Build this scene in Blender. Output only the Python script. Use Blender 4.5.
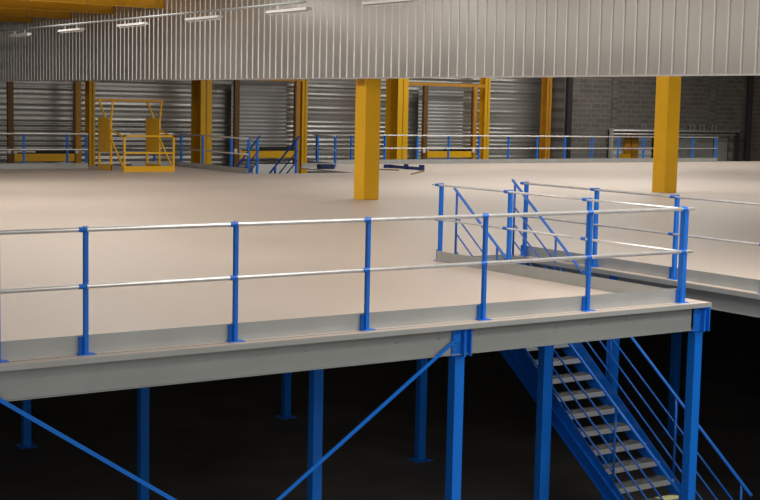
import bpy, bmesh, math, random
from mathutils import Vector, Matrix
random.seed(7)
for o in list(bpy.data.objects): bpy.data.objects.remove(o)
S = bpy.context.scene; C = S.collection

# ---------------------------------------------------------------- camera
cam = bpy.data.cameras.new('camera'); cam.sensor_width = 36; cam.lens = 65.48; cam.clip_end = 300
co = bpy.data.objects.new('camera', cam); C.objects.link(co)
fw = Vector((0.55623639, 0.82453726, -0.10363098)); rt = Vector((0.83003565, -0.55731848, 0.02090286))
up = rt.cross(fw)
M = Matrix((rt, up, -fw)).transposed().to_4x4(); M.translation = Vector((0, 0, 2.166))
co.matrix_world = M
S.camera = co
# ---------------------------------------------------------------- world and lights
W = bpy.data.worlds.new('world'); S.world = W; W.use_nodes = True
W.node_tree.nodes['Background'].inputs[0].default_value = (.9, .93, 1, 1)
W.node_tree.nodes['Background'].inputs[1].default_value = .05
def area(name, loc, sx, sy, power, col=(1, .95, .88), rot=(0, 0, 0)):
    l = bpy.data.lights.new(name, 'AREA'); l.shape = 'RECTANGLE'; l.size = sx; l.size_y = sy
    l.energy = power; l.color = col
    o = bpy.data.objects.new(name, l); C.objects.link(o); o.location = loc; o.rotation_euler = rot
    return o
# unseen overhead area lights added to brighten the hall, then the bay behind the hanging cladding
area('overhead_fill_hall', (9, 17.5, 5.04), 8, 2.2, 150)
area('overhead_fill_hall', (9, 22.5, 5.04), 8, 2.2, 170)
area('overhead_fill_hall', (9.5, 28, 5.04), 9, 2.2, 260)
area('overhead_fill_hall', (10.5, 33.6, 5.04), 9, 1.8, 260)
area('overhead_fill_hall', (12, 10, 5.04), 8, 3, 360)
area('overhead_fill_hall', (12, 4, 5.04), 8, 3, 500)
area('overhead_fill_hall', (12, -2, 5.04), 8, 3, 500)
area('overhead_fill_bay', (48, 40, 6.9), 12, 3, 360)  # extra unseen overhead light added to brighten the block wall
area('overhead_fill_bay', (30, 20, 6.9), 14, 2.5, 380)
area('overhead_fill_bay', (27, 30, 6.9), 14, 2.5, 700)
area('overhead_fill_bay', (34, 40, 6.9), 18, 2, 700)
area('overhead_fill_bay', (41, 46.5, 6.9), 16, 1.5, 450)
# area lights added on the unseen left and front walls to fill vertical faces
area('fill_band', (-13.9, -3, 4.4), .9, 14, 500, (1, .97, .93), (0, -math.pi/2, 0))
area('fill_band', (-4, -11.9, 4.4), 18, 1.0, 850, (1, .97, .93), (math.pi/2, 0, 0))
vs = S.view_settings
vs.view_transform = 'Standard'; vs.look = 'None'; vs.gamma = 1; vs.use_curve_mapping = False
vs.exposure = 0.20

# ---------------------------------------------------------------- materials
def mat(name, col, rough=.5, metal=0., var=0., scale=3., rvar=0., bump=0., stretch=None, spec=.5, coat=0.):
    m = bpy.data.materials.new(name); m.use_nodes = True
    nt = m.node_tree; N = nt.nodes; L = nt.links; b = N['Principled BSDF']
    b.inputs['Roughness'].default_value = rough; b.inputs['Metallic'].default_value = metal
    b.inputs['Specular IOR Level'].default_value = spec
    b.inputs['Coat Weight'].default_value = coat
    tc = N.new('ShaderNodeTexCoord'); mp = N.new('ShaderNodeMapping')
    if stretch: mp.inputs['Scale'].default_value = stretch
    L.new(tc.outputs['Object'], mp.inputs['Vector'])
    nz = N.new('ShaderNodeTexNoise'); nz.inputs['Scale'].default_value = scale; nz.inputs['Detail'].default_value = 5
    L.new(mp.outputs[0], nz.inputs['Vector'])
    cr = N.new('ShaderNodeValToRGB')
    cr.color_ramp.elements[0].position = .3; cr.color_ramp.elements[1].position = .7
    cr.color_ramp.elements[0].color = tuple(c*(1-var) for c in col)+(1,)
    cr.color_ramp.elements[1].color = tuple(min(1, c*(1+var)) for c in col)+(1,)
    L.new(nz.outputs['Fac'], cr.inputs[0]); L.new(cr.outputs[0], b.inputs['Base Color'])
    if rvar:
        mr = N.new('ShaderNodeMapRange'); mr.inputs['To Min'].default_value = max(.03, rough-rvar); mr.inputs['To Max'].default_value = min(1, rough+rvar)
        mr.inputs['From Min'].default_value = .3; mr.inputs['From Max'].default_value = .7
        L.new(nz.outputs['Fac'], mr.inputs[0]); L.new(mr.outputs[0], b.inputs['Roughness'])
    if bump:
        bp = N.new('ShaderNodeBump'); bp.inputs['Strength'].default_value = bump; bp.inputs['Distance'].default_value = .01
        L.new(nz.outputs['Fac'], bp.inputs['Height']); L.new(bp.outputs[0], b.inputs['Normal'])
    return m
blue = mat('blue_powder_coat', (.005, .155, .68), .38, var=.06, scale=2)
dkblue = mat('blue_stair_paint', (.004, .11, .52), .3, var=.08, scale=2)
yellow = mat('yellow_column_paint', (.84, .46, .010), .42, var=.05, scale=1.5)
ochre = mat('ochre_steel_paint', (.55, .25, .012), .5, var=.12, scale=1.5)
galv = mat('galvanised_tube', (.80, .80, .80), .35, metal=.6, var=.08, scale=8)
galvbeam = mat('grey_beam_paint', (.33, .35, .35), .5, metal=.25, var=.06, scale=1.2, stretch=(1, 1, 3))
kick = mat('galvanised_kick_plate', (.47, .495, .50), .36, metal=.4, var=.06, scale=2)
deckm = mat('beige_chipboard_deck', (.58, .495, .43), .42, var=.03, scale=.35, rvar=.05)
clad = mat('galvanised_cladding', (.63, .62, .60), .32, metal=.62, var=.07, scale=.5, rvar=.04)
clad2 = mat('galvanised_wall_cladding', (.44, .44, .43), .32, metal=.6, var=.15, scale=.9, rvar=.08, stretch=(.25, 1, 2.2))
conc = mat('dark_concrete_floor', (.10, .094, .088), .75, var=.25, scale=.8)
dark = mat('dark_grey_paint', (.03, .03, .032), .5)
black = mat('black_rubber', (.012, .012, .013), .6)
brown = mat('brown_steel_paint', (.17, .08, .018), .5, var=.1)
treadm = mat('grating_tread', (.11, .112, .115), .7, metal=.1, var=.5, scale=14, spec=.2)
white = mat('white_enamel', (.78, .78, .76), .35)
enamel = mat('grey_enamel', (.5, .5, .49), .4)
panel = mat('pale_grey_panel', (.42, .42, .39), .6, var=.03)
bolt_m = mat('zinc_bolt', (.55, .55, .56), .3, metal=.9)
boltb = mat('pale_blue_bolt', (.25, .4, .7), .4)
roofm = mat('brown_roof_sheet', (.36, .30, .22), .5, metal=.3, var=.05)
paper = mat('pale_yellow_paper', (.72, .72, .34), .8)
whitewall = mat('pale_wall', (.62, .61, .58), .8)
wood = mat('brown_stick', (.25, .13, .06), .7)
def block_mat():
    m = bpy.data.materials.new('grey_blockwork'); m.use_nodes = True
    N = m.node_tree.nodes; L = m.node_tree.links; b = N['Principled BSDF']; b.inputs['Roughness'].default_value = .85
    tc = N.new('ShaderNodeTexCoord'); sx = N.new('ShaderNodeSeparateXYZ'); cx = N.new('ShaderNodeCombineXYZ')
    L.new(tc.outputs['Object'], sx.inputs[0]); L.new(sx.outputs['X'], cx.inputs['X']); L.new(sx.outputs['Z'], cx.inputs['Y'])
    bt = N.new('ShaderNodeTexBrick'); L.new(cx.outputs[0], bt.inputs['Vector'])
    bt.inputs['Color1'].default_value = (.22, .20, .18, 1); bt.inputs['Color2'].default_value = (.17, .158, .14, 1)
    bt.inputs['Mortar'].default_value = (.30, .28, .25, 1); bt.inputs['Scale'].default_value = 1
    bt.inputs['Brick Width'].default_value = .6; bt.inputs['Row Height'].default_value = .24
    bt.inputs['Mortar Size'].default_value = .022; bt.inputs['Mortar Smooth'].default_value = .2
    nz = N.new('ShaderNodeTexNoise'); nz.inputs['Scale'].default_value = 1.2; nz.inputs['Detail'].default_value = 6
    L.new(tc.outputs['Object'], nz.inputs['Vector'])
    mx = N.new('ShaderNodeMix'); mx.data_type = 'RGBA'; mx.blend_type = 'MULTIPLY'; mx.inputs[0].default_value = .5
    L.new(bt.outputs['Color'], mx.inputs[6]); L.new(nz.outputs['Fac'], mx.inputs[7]); L.new(mx.outputs[2], b.inputs['Base Color'])
    return m
block = block_mat()

# ---------------------------------------------------------------- helpers
class MB:
    def __init__(s): s.bm = bmesh.new()
    def box(s, x0, x1, y0, y1, z0, z1, bev=0):
        r = bmesh.ops.create_cube(s.bm, size=1)
        for v in r['verts']:
            v.co = Vector(((x0+x1)/2+v.co.x*(x1-x0), (y0+y1)/2+v.co.y*(y1-y0), (z0+z1)/2+v.co.z*(z1-z0)))
        if bev:
            es = list({e for v in r['verts'] for e in v.link_edges})
            bmesh.ops.bevel(s.bm, geom=es, offset=bev, segments=2, affect='EDGES', profile=.5)
        return s
    def bar(s, p, q, w, h, side=(0, 0, 1)):
        p = Vector(p); q = Vector(q); d = (q-p).normalized(); sd = Vector(side)
        a = d.cross(sd)
        if a.length < 1e-4: a = d.cross(Vector((1, 0, 0)))
        a.normalize(); b = a.cross(d).normalized()
        r = bmesh.ops.create_cube(s.bm, size=1); L = (q-p).length; m = (p+q)/2
        for v in r['verts']: v.co = m+d*(v.co.x*L)+a*(v.co.y*w)+b*(v.co.z*h)
        return s
    def tube(s, p, q, rad, n=12):
        p = Vector(p); q = Vector(q); d = (q-p)
        r = bmesh.ops.create_cone(s.bm, cap_ends=True, segments=n, radius1=rad, radius2=rad, depth=d.length)
        R = d.to_track_quat('Z', 'Y').to_matrix().to_4x4(); T = Matrix.Translation((p+q)/2)
        bmesh.ops.transform(s.bm, matrix=T @ R, verts=r['verts'])
        return s
    def prism(s, pts, ext):                      # pts: 3D polygon, ext: extrusion vector
        e = Vector(ext); a = [s.bm.verts.new(Vector(p)) for p in pts]; b = [s.bm.verts.new(Vector(p)+e) for p in pts]
        s.bm.faces.new(a); s.bm.faces.new(list(reversed(b))); n = len(pts)
        for i in range(n): s.bm.faces.new((a[i], b[i], b[(i+1) % n], a[(i+1) % n]))
        bmesh.ops.recalc_face_normals(s.bm, faces=s.bm.faces)
        return s
    def build(s, name, m, parent=None, smooth=False):
        me = bpy.data.meshes.new(name); bmesh.ops.recalc_face_normals(s.bm, faces=s.bm.faces)
        # put the origin at the middle of the base
        xs = [v.co for v in s.bm.verts]
        o0 = Vector(((min(v.x for v in xs)+max(v.x for v in xs))/2, (min(v.y for v in xs)+max(v.y for v in xs))/2, min(v.z for v in xs)))
        for v in s.bm.verts: v.co -= o0
        if smooth:
            for f in s.bm.faces:
                f.smooth = len(f.verts) == 4
        s.bm.to_mesh(me); s.bm.free(); me.materials.append(m)
        o = bpy.data.objects.new(name, me); C.objects.link(o); o.location = o0
        if parent:
            o.parent = parent; pl = parent.location
            if parent.parent: pl = parent.location + parent.parent.location
            o.location = o0-pl
        return o
def thing(name, loc, label, cat, group=None):
    o = bpy.data.objects.new(name, None); C.objects.link(o); o.location = loc; o.empty_display_size = .2
    o['label'] = label; o['category'] = cat
    if group: o['group'] = group
    return o
def tag(o, label, cat, group=None):
    o['label'] = label; o['category'] = cat
    if group: o['group'] = group
    return o
def struct(o): o['kind'] = 'structure'; return o
def lab(o, l): o['label'] = l; return o
GZ = -3.496

# ---------------------------------------------------------------- setting
struct(MB().box(-14, 70, -12, 60, GZ-.2, GZ).build('floor', conc))
d = MB()
for x0, x1, y0, y1 in ((-6, 11.97, 10.93, 16.0), (13.08, 60, -12, 16.0), (-6, 60, 16.0, 37.6), (-6, 16.95, 37.6, 41.95),
                       (16.95, 20.62, 37.6, 43.1), (24.3, 25.95, 37.6, 41.1), (25.95, 60, 37.6, 43.15)):
    d.box(x0, x1, y0, y1, -.038, 0)
struct(d.build('mezzanine_deck', deckm))
# hanging cladding of vertical corrugated sheet, X = 17.2
XC = 17.2
def sheet(p0, dirv, nrm, L, pitch, z0, z1, prof, thick=.004, taper=None):
    """vertical-rib sheet running along dirv; prof = [(u, depth)] over one pitch"""
    bm = bmesh.new(); p0 = Vector(p0); dv = Vector(dirv); nv = Vector(nrm); lo = []; hi = []; n = int(L/pitch)
    for i in range(n):
        for u, dp in prof:
            b = p0+dv*((i+u)*pitch)+nv*dp
            lo.append(bm.verts.new((b.x, b.y, z0))); hi.append(bm.verts.new((b.x, b.y, z1)))
    for i in range(len(lo)-1): bm.faces.new((lo[i], lo[i+1], hi[i+1], hi[i]))
    bm.normal_update(); bmesh.ops.solidify(bm, geom=bm.faces[:], thickness=thick)
    return bm
m = MB(); m.bm = sheet((XC, -6, 0), (0, 1, 0), (-1, 0, 0), 57.9, .30, 2.80, 5.12, [(0, .034), (.72, .034), (.77, 0), (.87, 0), (.93, .034)])
struct(m.build('wall_upper', clad))
# trim along its lower edge
struct(MB().box(XC-.045, XC+.05, -6, 51.9, 2.77, 2.80).build('trim_1', galv))
# back wall: horizontal corrugated sheet
def hsheet(x0, x1, y, z0, z1, pitch, dp):
    bm = bmesh.new(); a = []; b = []; n = int((z1-z0)/pitch)
    for i in range(n):
        for u, q in ((0, 0), (.30, 0), (.42, dp), (.80, dp)):
            z = z0+(i+u)*pitch
            a.append(bm.verts.new((x0, y-q, z))); b.append(bm.verts.new((x1, y-q, z)))
    for i in range(len(a)-1): bm.faces.new((a[i], a[i+1], b[i+1], b[i]))
    bm.normal_update(); bmesh.ops.solidify(bm, geom=bm.faces[:], thickness=.004)
    return bm
def wave_sheet(x0, x1, y, z0, z1, pitch):
    bm = bmesh.new(); rows = []; z = z0; rnd = random.Random(3)
    while z < z1:
        amp = rnd.choice((.003, .005, .009, .016)); pt = pitch*rnd.uniform(.85, 1.15)
        for i in range(8):
            zz = z+pt*i/8; yy = y-amp*(1-math.cos(2*math.pi*i/8))
            rows.append([bm.verts.new((x0+(x1-x0)*j/24, yy, zz)) for j in range(25)])
        z += pt
    for a, b in zip(rows, rows[1:]):
        for j in range(24): bm.faces.new((a[j], a[j+1], b[j+1], b[j]))
    bm.normal_update(); bmesh.ops.solidify(bm, geom=bm.faces[:], thickness=.004)
    for f in bm.faces: f.smooth = True
    return bm
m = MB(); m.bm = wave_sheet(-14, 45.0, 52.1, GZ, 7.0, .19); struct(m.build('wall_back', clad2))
# block wall to the right, with the low opening
OX0, OX1 = 47.94, 57.0
w = MB()
w.box(45.0, OX0, 51.0, 51.3, GZ, 7).box(OX0, OX1, 51.0, 51.3, 1.2, 7).box(OX1, 60, 51.0, 51.3, GZ, 7).box(OX0, OX1, 51.0, 51.3, GZ, -.5)
w.box(45.0, 45.25, 51.3, 52.1, GZ, 7)
struct(w.build('wall_right', block))
struct(MB().box(48.1, 48.45, 50.93, 51.0, 1.2, 7).build('trim_2', block))
struct(MB().box(55.1, 55.5, 50.93, 51.0, 1.2, 7).build('trim_3', block))
# room shell
struct(MB().box(-14.2, -14, -12, 60, GZ, 7.2).build('wall_left', whitewall))
struct(MB().box(-14, 70, -12.2, -12, GZ, 7.2).build('wall_front', whitewall))
struct(MB().box(60, 60.2, -12, 60, GZ, 7.2).build('wall_far', whitewall))
# roofs: corrugated deck over the hall, flat deck over the bay
m = MB(); m.bm = sheet((-14, 0, 0), (1, 0, 0), (0, -1, 0), 31.2, .25, -12, 60, [(0, 0), (.5, 0), (.58, .05), (.92, .05)])
for v in m.bm.verts: v.co = Vector((v.co.x, v.co.z, 5.10-v.co.y*1.0-.05+.05))
struct(m.build('ceiling', roofm))
struct(MB().box(XC, 60.2, -12, 60, 7.0, 7.1).build('ceiling_bay', dark))
# low opening: what is seen through it
struct(MB().box(OX0-.15, OX1+.2, 51.85, 51.9, GZ, 1.5).build('wall_inner', dark))
tag(MB().box(51.9, 55.9, 51.36, 51.4, -.5, 1.19).build('infill_panel', panel), 'flat grey panel closing the low wall opening behind the guardrail', 'panel')
tag(MB().box(55.95, 56.95, 51.3, 51.36, -.5, 1.17, .01).build('door_panel', mat('light_grey_panel', (.5, .5, .46), .6)), 'pale grey door panel at the right end of the low opening', 'panel')

# ---------------------------------------------------------------- guardrails
def post(par, x, y, z=0, h=1.1, ax='x', side=-1, detail=True, w=.045, plate=True):
    p = MB()
    if ax == 'x': p.box(x-w/2, x+w/2, y-w*.6, y+w*.6, z, z+h, .004)
    else: p.box(x-w*.6, x+w*.6, y-w/2, y+w/2, z, z+h, .004)
    po = p.build('post', blue, par)
    if detail:
        if plate:
            q = MB()
            if ax == 'x': q.box(x-.075, x+.075, y-.055, y+.05, z, z+.008)
            else: q.box(x-.055, x+.05, y-.075, y+.075, z, z+.008)
            q.build('base_plate', blue, po)
            if ax == 'x': MB().box(x-.058, x-w/2, y+.0, y+.03, z+.008, z+.155, .003).build('kick_bracket', dkblue, po)
            else: MB().box(x-.01, x+.03, y+w/2, y+.08, z+.008, z+.155, .003).build('kick_bracket', dkblue, po)
        for zz in (.59, 1.075):
            c = MB()
            if ax == 'x': c.tube((x-.08, y-.035, z+zz), (x-.005, y-.035, z+zz), .0225, 10)
            else: c.tube((x-.035, y+.085, z+zz), (x-.035, y+.005, z+zz), .022, 10)
            c.build('rail_clamp', blue, po)
    return po
def rail(par, name, p, q, r=.018): return MB().tube(p, q, r).build(name, galv, par, True)

Yf = 11.073; XE = 11.64
g = thing('guardrail', (4, Yf, 0), 'long blue and galvanised guardrail along the front edge of the platform', 'guardrail')
for k in range(0, 6): post(g, XE-1.437*k, Yf, w=.062 if k == 0 else .038)
for k in range(0, 5): post(g, 3.69-1.437*k, Yf, w=.038)
for zz, n in ((1.075, 'top_rail'), (.59, 'middle_rail')): rail(g, n, (-3.5, Yf-.035, zz), (XE+.10, Yf-.035, zz), .0205)
MB().box(-3.5, XE-.03, Yf+.03, Yf+.034, 0, .162).build('kick_plate', kick, g)

g = thing('guardrail', (11.60, 13.4, 0), 'guardrail on the near side of the stair opening, running back from the corner post', 'guardrail')
XM = 11.585; NY = [15.683, 14.15, 12.62]
for y in NY: post(g, XM+.02 if y > 12 else XM+.05, y, ax='y', detail=y > 12)
for zz, n in ((1.075, 'top_rail'), (.59, 'middle_rail')): rail(g, n, (XM-.015, 15.85, zz), (XM-.015, Yf+.03, zz), .015)
MB().box(XM-.055, XM-.05, 14.05, 15.66, 0, .15).build('kick_plate', kick, g)
MB().box(XM-.055, XM-.05, Yf+.04, 14.04, 0, .15).build('kick_plate', kick, g)

g = thing('guardrail', (13.17, 8, 0), 'guardrail on the far side of the stair opening, running off to the right', 'guardrail')
XR = 13.19
for k in range(0, 9): post(g, XR, 15.72-1.515*k, ax='y')
for zz, n in ((1.075, 'top_rail'), (.59, 'middle_rail')): rail(g, n, (XR-.035, 15.80, zz), (XR-.035, 3.2, zz), .015)
MB().box(XR+.036, XR+.041, 3.2, 15.75, 0, .15).build('kick_plate', kick, g)

# back guardrails
def backrail(label, pts, posts, kz=.15, ext=(0, 0)):
    (xa, ya), (xb, yb) = pts
    g = thing('guardrail', ((xa+xb)/2, (ya+yb)/2, 0), label, 'guardrail')
    isx = abs(xb-xa) > abs(yb-ya)
    for x, y in posts: post(g, x, y, ax='x' if isx else 'y', detail=False, w=.06)
    for zz, n in ((1.08, 'top_rail'), (.59, 'middle_rail')):
        if isx: rail(g, n, (xa, ya-.045, zz), (xb, yb-.045, zz), .024)
        else: rail(g, n, (xa-.045, ya, zz), (xb-.045, yb, zz), .024)
    if isx: MB().box(xa, xb, ya-.05, ya-.042, 0, kz).build('kick_plate', kick, g)
    else: MB().box(xa-.06, xa-.052, min(ya, yb), max(ya, yb), 0, kz).build('kick_plate', kick, g)
    return g
backrail('long guardrail along the back edge in front of the block wall', ((26.1, 43.04), (47.1, 43.04)), [(29.154+1.49*k, 43.04) for k in range(-2, 13)], .17)
backrail('guardrail at the far left, left of the yellow pallet gate', ((8, 41.85), (16.9, 41.85)), [(14.82-1.42*k, 41.85) for k in range(5)]+[(16.23, 41.85), (16.85, 41.85)], .16)
backrail('short guardrail between the yellow pallet gate and the back stair opening', ((18.9, 43.0), (20.4, 43.0)), [(19.75, 43.0)], .16)
backrail('guardrail along the left side of the back stair opening', ((20.55, 43.0), (20.55, 37.8)), [(20.55, y) for y in (42.6, 41.0, 39.0, 37.85)], .16)
g = backrail('small guardrail return beside the short kick plate behind the foremost yellow column', ((25.75, 41.05), (26.0, 42.9)), [(25.75, 41.1), (26.0, 42.7)], .15)
tag(MB().box(24.35, 25.7, 41.0, 41.01, 0, .15).build('kick_plate', kick), 'grey kick plate on the back edge left of the foremost yellow column', 'kick plate')

# ---------------------------------------------------------------- edge beams
b = thing('edge_beam', (4, Yf, -.33), 'grey steel beam under the front edge of the platform', 'beam')
MB().box(-6, 11.80, Yf-.02, Yf-.015, -.322, -.045).box(-6, 11.80, Yf-.06, Yf-.02, -.328, -.322).build('web', galvbeam, b)
MB().box(-6, 11.9, 11.028, 11.035, -.001, .0012).build('joint_line', dark, b)
MB().box(-6, 11.985, Yf-.15, Yf+.10, -.036-.012, -.0385).box(-6, 11.985, Yf-.153, Yf-.147, -.052, -.003).build('flange', kick, b)
x = 4.05
while x < 11.7:
    for zz in (-.10, -.15):
        MB().tube((x, Yf-.019, zz), (x, Yf-.03, zz), .007, 6).build('bolt', bolt_m, b)
    x += .517
b = thing('edge_beam', (12.0, 13.4, -.33), 'grey steel beam under the platform side of the stair opening', 'beam')
MB().box(11.92, 11.93, Yf+.1, 16.0, -.29, -.05).build('web', galvbeam, b)
b = thing('edge_beam', (13.1, 4, -.33), 'grey steel beam under the right-hand platform beyond the staircase', 'beam')
MB().box(13.14, 13.15, -8, 15.99, -.285, -.045).box(13.10, 13.14, -8, 15.99, -.29, -.284).build('web', galvbeam, b)
MB().box(13.06, 13.13, -8, 15.99, -.05, -.0385).box(13.055, 13.06, -8, 15.99, -.062, -.004).build('flange', kick, b)
b = thing('edge_beam', (12.5, 16.0, -.33), 'grey beam at the head of the staircase', 'beam')
MB().box(11.99, 13.06, 15.99, 15.998, -.27, -.001).build('web', galvbeam, b)

# ---------------------------------------------------------------- columns under the platform
def under_column(x, y, label, w=.15, bracket=False, holes=False, top=-.328):
    c = thing('support_column', (x, y, GZ), label, 'column')
    MB().box(x-w/2, x+w/2, y-w/2, y+w/2, GZ+.012, top, .006).build('shaft', blue, c)
    MB().box(x-.15, x+.15, y-.15, y+.15, GZ, GZ+.012).build('base_plate', blue, c)
    if bracket:
        k = MB(); yf = Yf-.032
        k.box(x-.125, x+.09, yf-.004, yf+.008, top-.02, -.05)
        k.box(x-.012+.0, x+.012, yf-.06, yf, top-.02, -.052)
        k.box(x+.075, x+.09, yf-.055, yf, top-.02, -.052)
        kb = k.build('bracket', blue, c)
        for bx in (-.10, .045):
            for bz in (-.09, -.16, -.23, -.285):
                MB().tube((x+bx, yf-.005, bz), (x+bx, yf-.015, bz), .008, 6).build('bolt', bolt_m, kb)
    if holes:
        f = MB().box(x+w/2, x+w/2+.03, y-w/2, y-w/2+.006, GZ+.02, top).build('perforated_flange', blue, c)
        h = MB()
        for i in range(22): h.box(x+w/2+.01, x+w/2+.02, y-w/2-.0015, y-w/2, top-.1-.06*i, top-.065-.06*i)
        h.build('slots', black, f)
    return c
cY = 11.12
under_column(3.49, cY, 'blue column under the front edge, just left of the frame, where the left brace starts', bracket=True)
under_column(8.475, cY, 'blue column under the front beam where the diagonal brace meets it', .12, True)
under_column(11.95, cY, 'blue column under the right front corner of the platform', .12, True)
under_column(11.73, 13.5, 'blue column with a slotted flange in front of the staircase', .125, holes=True, top=-.04)
under_column(8.16, 13.35, 'blue column behind the middle of the front beam', .125, top=-.04)
under_column(3.9, 13.35, 'blue column behind the front beam off at the left', .17, top=-.04)
under_column(13.17, 13.75, 'blue column behind the staircase handrails', .125, top=-.04)
for x, y, l in ((7.93, 17.6, 'dim blue column in the dark below the left part of the platform'),
                (12.80, 17.7, 'dim blue column in the dark left of the middle front column'),
                (7.66, 21.6, 'dim blue column deep in the dark at the far left'),
                (12.45, 21.4, 'faint blue column deepest in the dark below the middle of the platform'),
                (17.8, 17.0, 'dim blue column in the dark between the staircase and the corner column'),):
    under_column(x, y, l, .13, top=-.04)
# diagonal braces
def brace(p, q, label):
    c = thing('diagonal_brace', p, label, 'brace')
    MB().bar(p, q, .036, .012, (0, 1, 0)).build('bar', blue, c)
    for e in (p, q):
        MB().box(e[0]-.05, e[0]+.05, e[1]+.005, e[1]+.011, e[2]-.05, e[2]+.05).build('gusset', blue, c)
brace((8.40, 11.015, -.157), (3.57, 11.015, -3.38), 'flat blue brace falling left from the middle front column')
brace((3.60, 10.985, -.25), (8.19, 10.985, -3.38), 'flat blue brace falling right from the left edge of the photo')

# ---------------------------------------------------------------- staircase
RS, GO = .184, .262
st = thing('staircase', (12.55, 11.3, GZ), 'blue steel staircase with grey metal treads going down from the platform', 'staircase')
def nos(k): return 14.21-GO*(k-7)
sx0, sx1 = 12.02, 13.02
slope = RS/GO; ang = math.atan(slope)
for sx, wd in ((sx0-.01, -1), (sx1+.01, 1)):
    y0, y1 = 16.1, 11.15
    def zl(y): return -RS*(7+(14.21-y)/GO)
    v = -.04; dn = .235
    pts = [(sx, y0, min(-.065, zl(y0)+v)), (sx, 15.95, -.065), (sx, y1, zl(y1)+v), (sx, y1, GZ+.0), (sx, y1+.25, GZ+.0), (sx, y0, zl(y0)-dn)]
    pts = [(sx, 15.985, -.065), (sx, 15.985, zl(15.985)-dn), (sx, 11.53, zl(11.53)-dn), (sx, 11.33, GZ), (sx, y1, GZ), (sx, y1, zl(y1)+v), (sx, 15.55, -.065)]
    s_ = MB().prism(pts, (wd*.008, 0, 0))
    # flanges of the channel
    s_.bar((sx+wd*.03, 15.5, zl(15.5)+v), (sx+wd*.03, y1, zl(y1)+v), .055, .008)
    s_.bar((sx+wd*.03, 15.9, zl(15.9)-dn), (sx+wd*.03, 11.55, zl(11.55)-dn), .055, .008)
    s_.build('stringer', dkblue, st)
for k in range(1, 19):
    y = nos(k); z = -RS*k
    t = MB().box(sx0, sx1, y, y+.25, z-.006, z).box(sx0, sx1, y+.246, y+.25, z-.04, z-.006)
    to = t.build('tread', treadm, st)
    MB().box(sx0, sx1, y-.006, y, z-.055, z+.001).box(sx0, sx1, y, y+.03, z, z+.0015).build('nosing', kick, to)
    MB().box(sx0-.004, sx0+.05, y+.02, y+.2, z-.045, z-.007).box(sx1-.05, sx1+.004, y+.02, y+.2, z-.045, z-.007).build('tread_bracket', dkblue, to)
def hr(y, X): 
    return (1.046+(y-15.808)*.755) if X > 12.5 else (1.012+(y-15.908)*.728)
BY = [15.84, 14.89, 13.68, 12.43, 11.29]
for X in (12.0, 13.07):
    nm = 'handrail'
    top = MB().tube((X, 15.90, hr(15.90, X)), (X, 11.13, hr(11.13, X)), .021)
    top.build('handrail', blue, st, True)
    for j, off in enumerate((.35, .60, .85)):
        MB().tube((X, BY[0], hr(BY[0], X)-off), (X, 11.18, hr(11.18, X)-off), .013, 8).build('stair_rail', dkblue, st, True)
    for i, y in enumerate(BY):
        zb = -RS*(7+(14.21-y)/GO)
        if i == 0: zb = .0
        MB().tube((X, y, zb), (X, y, hr(y, X)-.01), .017, 8).build('baluster', dkblue, st, True)
# paper on the tread
pm = MB(); zt = -RS*15
pm.prism([(12.70, 12.18, zt+.003), (12.99, 12.16, zt+.003), (13.0, 12.26, zt+.003), (12.90, 12.33, zt+.003), (12.66, 12.35, zt+.003)], (0, 0, .003))
tag(pm.build('paper_sheet', paper), 'pale yellow sheet of paper lying on a lower stair tread', 'paper')

# ---------------------------------------------------------------- big yellow columns
def big_column(x, y, label, r=.212):
    c = thing('square_column', (x, y, 0), label, 'column')
    MB().box(x-r, x+r, y-r, y+r, 0, 5.05, .012).build('shaft', yellow, c)
    if x < 20: MB().box(x-.222, x-.2125, y-.16, y+.12, 2.62, 2.86).build('cladding_plate', ochre, c)
    return c
big_column(17.68, 26.83, 'square yellow column rising from the deck in the middle of the photo')
big_column(27.34, 26.80, 'square yellow column rising from the deck at the right', .235)

def hcol(x, y, label, w=.3, dp=.7, top=6.9, mt=None, z0=GZ):
    """H-section: web along X, flanges facing -X/+X"""
    c = thing('portal_column', (x, y, z0), label, 'column')
    MB().box(x-dp/2, x+dp/2, y-.012, y+.012, z0, top).box(x-dp/2, x-dp/2+.03, y-w/2, y+w/2, z0, top).box(x+dp/2-.03, x+dp/2, y-w/2, y+w/2, z0, top).build('shaft', mt or yellow, c)
    MB().box(x-dp/2-.03, x+dp/2+.03, y-w/2-.03, y+w/2+.03, z0, z0+.025).build('base_plate', mt or yellow, c)
    return c
def pcol(x, y, label, wx, wy, top=6.9, mt=None, pale=None):
    """H-section with its web along Y: a narrow flange faces the hall"""
    c = thing('portal_column', (x, y, GZ), label, 'column')
    MB().box(x-wx/2, x+wx/2, y-wy/2, y-wy/2+.03, GZ, top).box(x-wx/2, x+wx/2, y+wy/2-.03, y+wy/2, GZ, top).box(x-.015, x+.015, y-wy/2, y+wy/2, GZ, top).build('shaft', mt or yellow, c)
    MB().box(x-wx/2-.04, x+wx/2+.04, y-wy/2-.04, y+wy/2+.04, GZ, GZ+.025).build('base_plate', mt or yellow, c)
    return c
pcol(25.2, 50.4, 'broad yellow and brown column at the back right of the yellow pallet gate', .50, .85)
pcol(34.74, 50.4, 'broad yellow and brown column at the back just right of the foremost yellow column', .56, .95)
pcol(20.87, 51.4, 'slim yellow column against the back wall behind the pallet gate', .24, .44)
pcol(30.5, 51.4, 'slim yellow column against the back wall right of the back stair opening', .27, .44)
pcol(40.42, 51.4, 'slim yellow column against the back wall right of the second door frame', .30, .44)
pcol(44.2, 51.4, 'slim ochre column at the right end of the corrugated back wall', .30, .44, mt=ochre)

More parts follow.
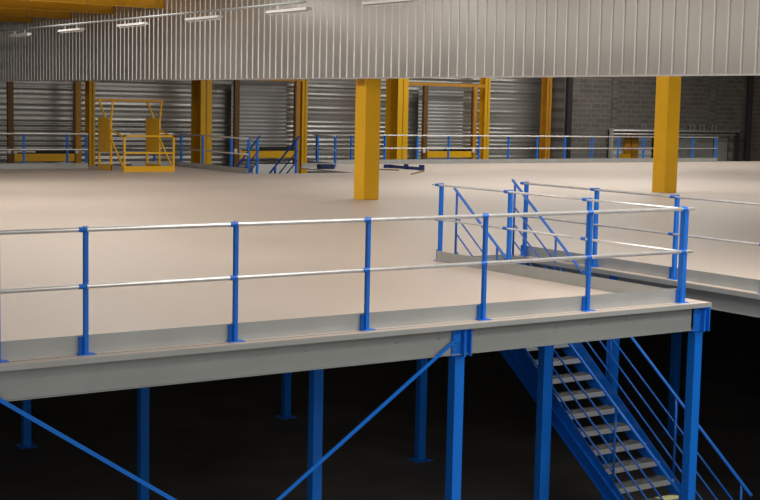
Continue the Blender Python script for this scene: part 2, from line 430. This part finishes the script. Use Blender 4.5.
# dock door frames
def frame(x0, x1, y, label, zt=3.12, lintel_to=None, lf=0, dz=0):
    f = thing('door_frame', ((x0+x1)/2, y, GZ), label, 'door frame')
    for i, x in enumerate((x0, x1)):
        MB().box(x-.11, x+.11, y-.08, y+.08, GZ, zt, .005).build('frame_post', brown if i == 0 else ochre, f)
        if i == 1: MB().box(x-.18, x-.11, y-.13, y-.0, GZ, zt-.15).build('door_track', brown, f)
        MB().box(x-.15, x-.02, y-.15, y-.08, .10, .28, .01).build('hinge_block', white, f)
    if lintel_to: MB().box(lf, lintel_to, y-.09, y+.07, zt, zt+.13).build('lintel', ochre, f)
    MB().box(x0+.11, x1-.18, y-.13, y-.02, -.20+dz, .09+dz, .01).build('lower_beam', yellow, f)
    b = MB(); b.box(x0+.25, x1-.2, y-.12, y-.02, .091+dz, .14+dz)
    b.box((x0+x1)/2-.35, x1-.2, y-.16, y-.02, .1405+dz, .26+dz)
    b.build('rubber_buffer', black, f)
    return f
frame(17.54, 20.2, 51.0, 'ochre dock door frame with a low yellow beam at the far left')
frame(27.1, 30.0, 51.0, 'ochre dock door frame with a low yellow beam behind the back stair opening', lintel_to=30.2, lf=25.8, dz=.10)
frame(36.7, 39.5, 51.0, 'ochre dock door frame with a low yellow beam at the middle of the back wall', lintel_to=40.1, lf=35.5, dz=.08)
# shutters
shm = mat('shutter_galvanised', (.40, .41, .41), .42, metal=.5, var=.1, scale=1)
def shutter(x0, x1, label):
    bm = hsheet(x0+.12, x1-.12, 51.7, GZ, 3.1, .16, .014); m = MB(); m.bm = bm
    tag(m.build('door_shutter', shm), label, 'door')
shutter(27.1, 30.0, 'grey slatted shutter door in the frame behind the back stair opening')
shutter(36.7, 39.5, 'grey slatted shutter door in the frame at the middle of the back wall')

for x, y, w_, l in ((45.2, 50.88, .28, 'dark upright where the corrugated wall meets the block wall'), (57.95, 50.8, .32, 'wide dark steel upright on the block wall at the far right')):
    tag(MB().box(x-w_/2, x+w_/2, y-.1, y+.1, GZ, 6.9, .02).build('wall_upright', dark), l, 'upright')
tag(MB().tube((27.3, 46.5, 1.0), (27.3, 46.5, 6.98), .012, 6).build('hanging_cable', dark), 'thin dark cable hanging in front of the back wall left of the foremost column', 'cable')

# pipes over the low opening
pf = thing('pipe_frame', (52, 50.7, GZ), 'pair of galvanised pipes on uprights over the low opening in the block wall', 'pipe frame')
for z, r in ((1.20, .055), (1.02, .045)): MB().tube((47.9, 50.7, z), (57.1, 50.7, z), r).build('pipe', galv, pf, True)
MB().box(47.85, 47.98, 50.62, 50.8, GZ, 1.3).build('upright', panel, pf)
MB().box(56.95, 57.1, 50.62, 50.8, GZ, 1.15).build('upright', dark, pf)
for x in (50.1, 53.6, 54.3, 55.2):
    MB().box(x-.16, x-.12, 50.67, 50.73, 1.26, 1.52).box(x+.12, x+.16, 50.67, 50.73, 1.26, 1.52).box(x-.16, x+.16, 50.67, 50.73, 1.50, 1.54).build('pipe_bracket', galvbeam, pf)
for x in (53.2, 54.0): MB().box(x-.06, x+.06, 50.8, 50.9, GZ, .97).build('upright', galvbeam, pf)
t = thing('steel_frame', (50.1, 51.5, GZ), 'small ochre steel frame seen through the low opening in the block wall', 'frame')
for x0, x1 in ((49.63, 50.03), (50.14, 50.55)): MB().box(x0, x1, 51.5, 51.58, GZ, 1.38).build('upright', ochre, t)
MB().box(49.15, 50.0, 51.44, 51.49, -.25, .02).build('cross_beam', yellow, t)
m = MB(); m.bm = hsheet(49.1, 51.8, 51.82, -.5, 1.45, .30, .03)
tag(m.build('ribbed_panel', white), 'white ribbed sheet seen through the low opening in the block wall', 'panel')

# ---------------------------------------------------------------- yellow pallet gate
pg = thing('pallet_gate', (18, 40.5, 0), 'yellow up-and-over pallet gate standing at the back edge of the deck', 'gate')
for X in (17.08, 18.72):
    tx = 0
    f = MB(); yb, yn = 41.35, 40.35
    f.box(X-.03, X+.03, yn, yn+.07, 0, 1.62); f.box(X-.03, X+.03, yb-.07, yb, 0, 1.62)
    f.box(X-.02, X+.02, yn, yb, 0, .17)
    sf = f.build('side_frame', yellow, pg)
    MB().box(X-.04, X-.032, yn+.1, yb-.02, .55, 1.62).build('counterweight_panel', yellow, sf)
    MB().bar((X, yb-.55, 1.6), (X+tx, yb, 2.17), .05, .05).build('strut', yellow, pg)
    MB().bar((X, yn+.15, .95), (X+tx, yn-.12, 2.17), .05, .05).build('strut', yellow, pg)
    MB().bar((X, yn+.05, 1.25), (X, 39.35, 1.06), .045, .045).build('gate_arm', yellow, pg)
    MB().bar((X, yn+.05, 1.0), (X, 39.35, .05), .045, .045).build('gate_arm', yellow, pg)
for y in (40.23, 41.35): MB().box(17.03, 18.77, y-.03, y+.03, 2.14, 2.21).build('top_bar', ochre, pg)
gy = 39.35; gx0, gx1 = 17.05, 18.75
MB().box(gx0, gx0+.06, gy-.03, gy+.03, .0, 1.12).box(gx1-.06, gx1, gy-.03, gy+.03, .0, 1.12).box(gx0, gx1, gy-.03, gy+.03, 1.07, 1.12).box(gx0, gx1, gy-.02, gy+.02, .55, .60).build('gate_leaf', yellow, pg)
MB().box(gx0, gx1, gy-.035, gy-.03, .0, .17).build('toe_board', yellow, pg)

# ---------------------------------------------------------------- back stair
bs = thing('staircase', (21.4, 39, GZ), 'small blue staircase going down in the opening at the back of the deck', 'staircase')
SL = .68
for X in (20.75, 22.15):
    MB().prism([(X, 37.62, -.06), (X, 37.62, -.36), (X, 42.2, GZ), (X, 42.66, GZ), (X, 37.7, -.06)], (.03, 0, 0)).build('stringer', dkblue, bs)
    zt = lambda y: 1.10-(y-37.6)*SL
    MB().tube((X, 37.5, zt(37.5)), (X, 42.4, zt(42.4)), .03, 8).build('handrail', dkblue, bs)
    for off in (.4, .7): MB().tube((X, 37.6, zt(37.6)-off), (X, 42.4, zt(42.4)-off), .022, 8).build('stair_rail', dkblue, bs)
    for y, zb in ((37.66, 0), (39.0, -1.0)): MB().box(X-.03, X+.03, y-.03, y+.03, zb, zt(y)).build('baluster', blue, bs)
for k in range(1, 17):
    MB().box(20.79, 22.13, 37.66+.294*(k-1), 37.66+.294*(k-1)+.27, -.20*k-.04, -.20*k).build('tread', treadm, bs)
tag(MB().box(22.6, 24.25, 41.3, 41.4, -.9, .10, .01).build('bright_opening_panel', white), 'white panel standing in for the bright space below the back stair opening', 'board')  # white panel added for the brightly lit lower wall and floor there

# ---------------------------------------------------------------- small things on the deck
tag(MB().box(24.45, 25.0, 39.9, 40.2, 0, .16, .02).build('storage_box', mat('navy_plastic', (.008, .02, .10), .5)), 'small navy box on the deck left of the foremost yellow column', 'box')
t = thing('guardrail_post', (27.8, 39.6, 0), 'loose blue guardrail post lying on the deck right of the foremost yellow column', 'post')
nv = mat('navy_paint', (.008, .03, .16), .5)
MB().bar((27.5, 40.2, .06), (27.6, 38.5, .06), .08, .10).build('shaft', nv, t)
MB().box(27.3, 27.6, 40.2, 40.35, 0, .12).build('base_plate', nv, t)
MB().box(27.5, 27.7, 38.44, 38.5, 0, .19).build('end_plate', nv, t)
MB().box(27.47, 27.63, 39.3, 39.36, 0, .18).build('clamp', nv, t)
tag(MB().bar((25.5, 36.1, .02), (27.3, 37.9, .02), .04, .04).build('wooden_stick', wood), 'thin brown stick lying on the deck beyond the stair guardrail', 'stick')
tag(MB().tube((26.0, 39.3, .03), (26.54, 38.3, .03), .02, 8).build('metal_tube', wood), 'thin dull tube lying beside the loose blue post', 'tube')

# ---------------------------------------------------------------- roof: purlins, lamps, pipe
pn = ['yellow roof beam highest at the top left corner of the photo', 'second yellow roof beam from the top at the left', 'third yellow roof beam from the top at the left', 'shortest and lowest yellow roof beam at the top left']
for k in range(4):
    y = 36.77+3.58*k
    p = MB(); zb = 4.80
    p.box(0, XC-.05, y-.09, y+.09, zb, zb+.018); p.box(0, XC-.05, y-.008, y+.008, zb+.018, zb+.25); p.box(0, XC-.05, y-.09, y+.09, zb+.25, zb+.268)
    tag(p.build('roof_beam', yellow), pn[k], 'beam', 'yellow roof beams at the left')
XL = 12.9
ln = ['fluorescent lamp nearest the top edge above the foremost yellow column', 'fluorescent lamp below the right end of the ceiling pipe', 'bright white fluorescent lamp fourth from the left',
      'dull fluorescent lamp third from the left', 'small fluorescent lamp second from the left', 'fluorescent lamp at the left edge of the photo']
for k in range(6):
    y = (19.0, 22.3, 25.75, 29.3, 33.0, 36.7)[k]; z = 3.85
    t = thing('fluorescent_lamp', (XL, y, z), ln[k], 'lamp', 'fluorescent lamps in a row under the ceiling pipe')
    MB().prism([(XL-.07, y-.74, z-.0), (XL-.05, y-.74, z+.05), (XL+.05, y-.74, z+.05), (XL+.07, y-.74, z)], (0, 1.48, 0)).build('housing', enamel, t)
    MB().tube((XL, y-.72, z-.02), (XL, y+.72, z-.02), .014, 8).build('tube', white, t)
    MB().box(XL-.006, XL+.006, y-.4, y-.38, z+.05, 3.98).build('hanger', galv, t)
    MB().box(XL-.006, XL+.006, y+.38, y+.4, z+.05, 3.98).build('hanger', galv, t)
t = thing('ceiling_pipe', (XL+.12, 30, 4.0), 'long pale pipe hanging above the row of lamps', 'pipe')
MB().tube((XL, 21.7, 4.0), (XL, 45, 4.03), .022).build('pipe', galvbeam, t, True)
for y in (21.8, 25, 28, 32, 36, 41): MB().box(XL-.004, XL+.004, y-.004, y+.004, 4.02, 5.08).build('hanger', dark, t)
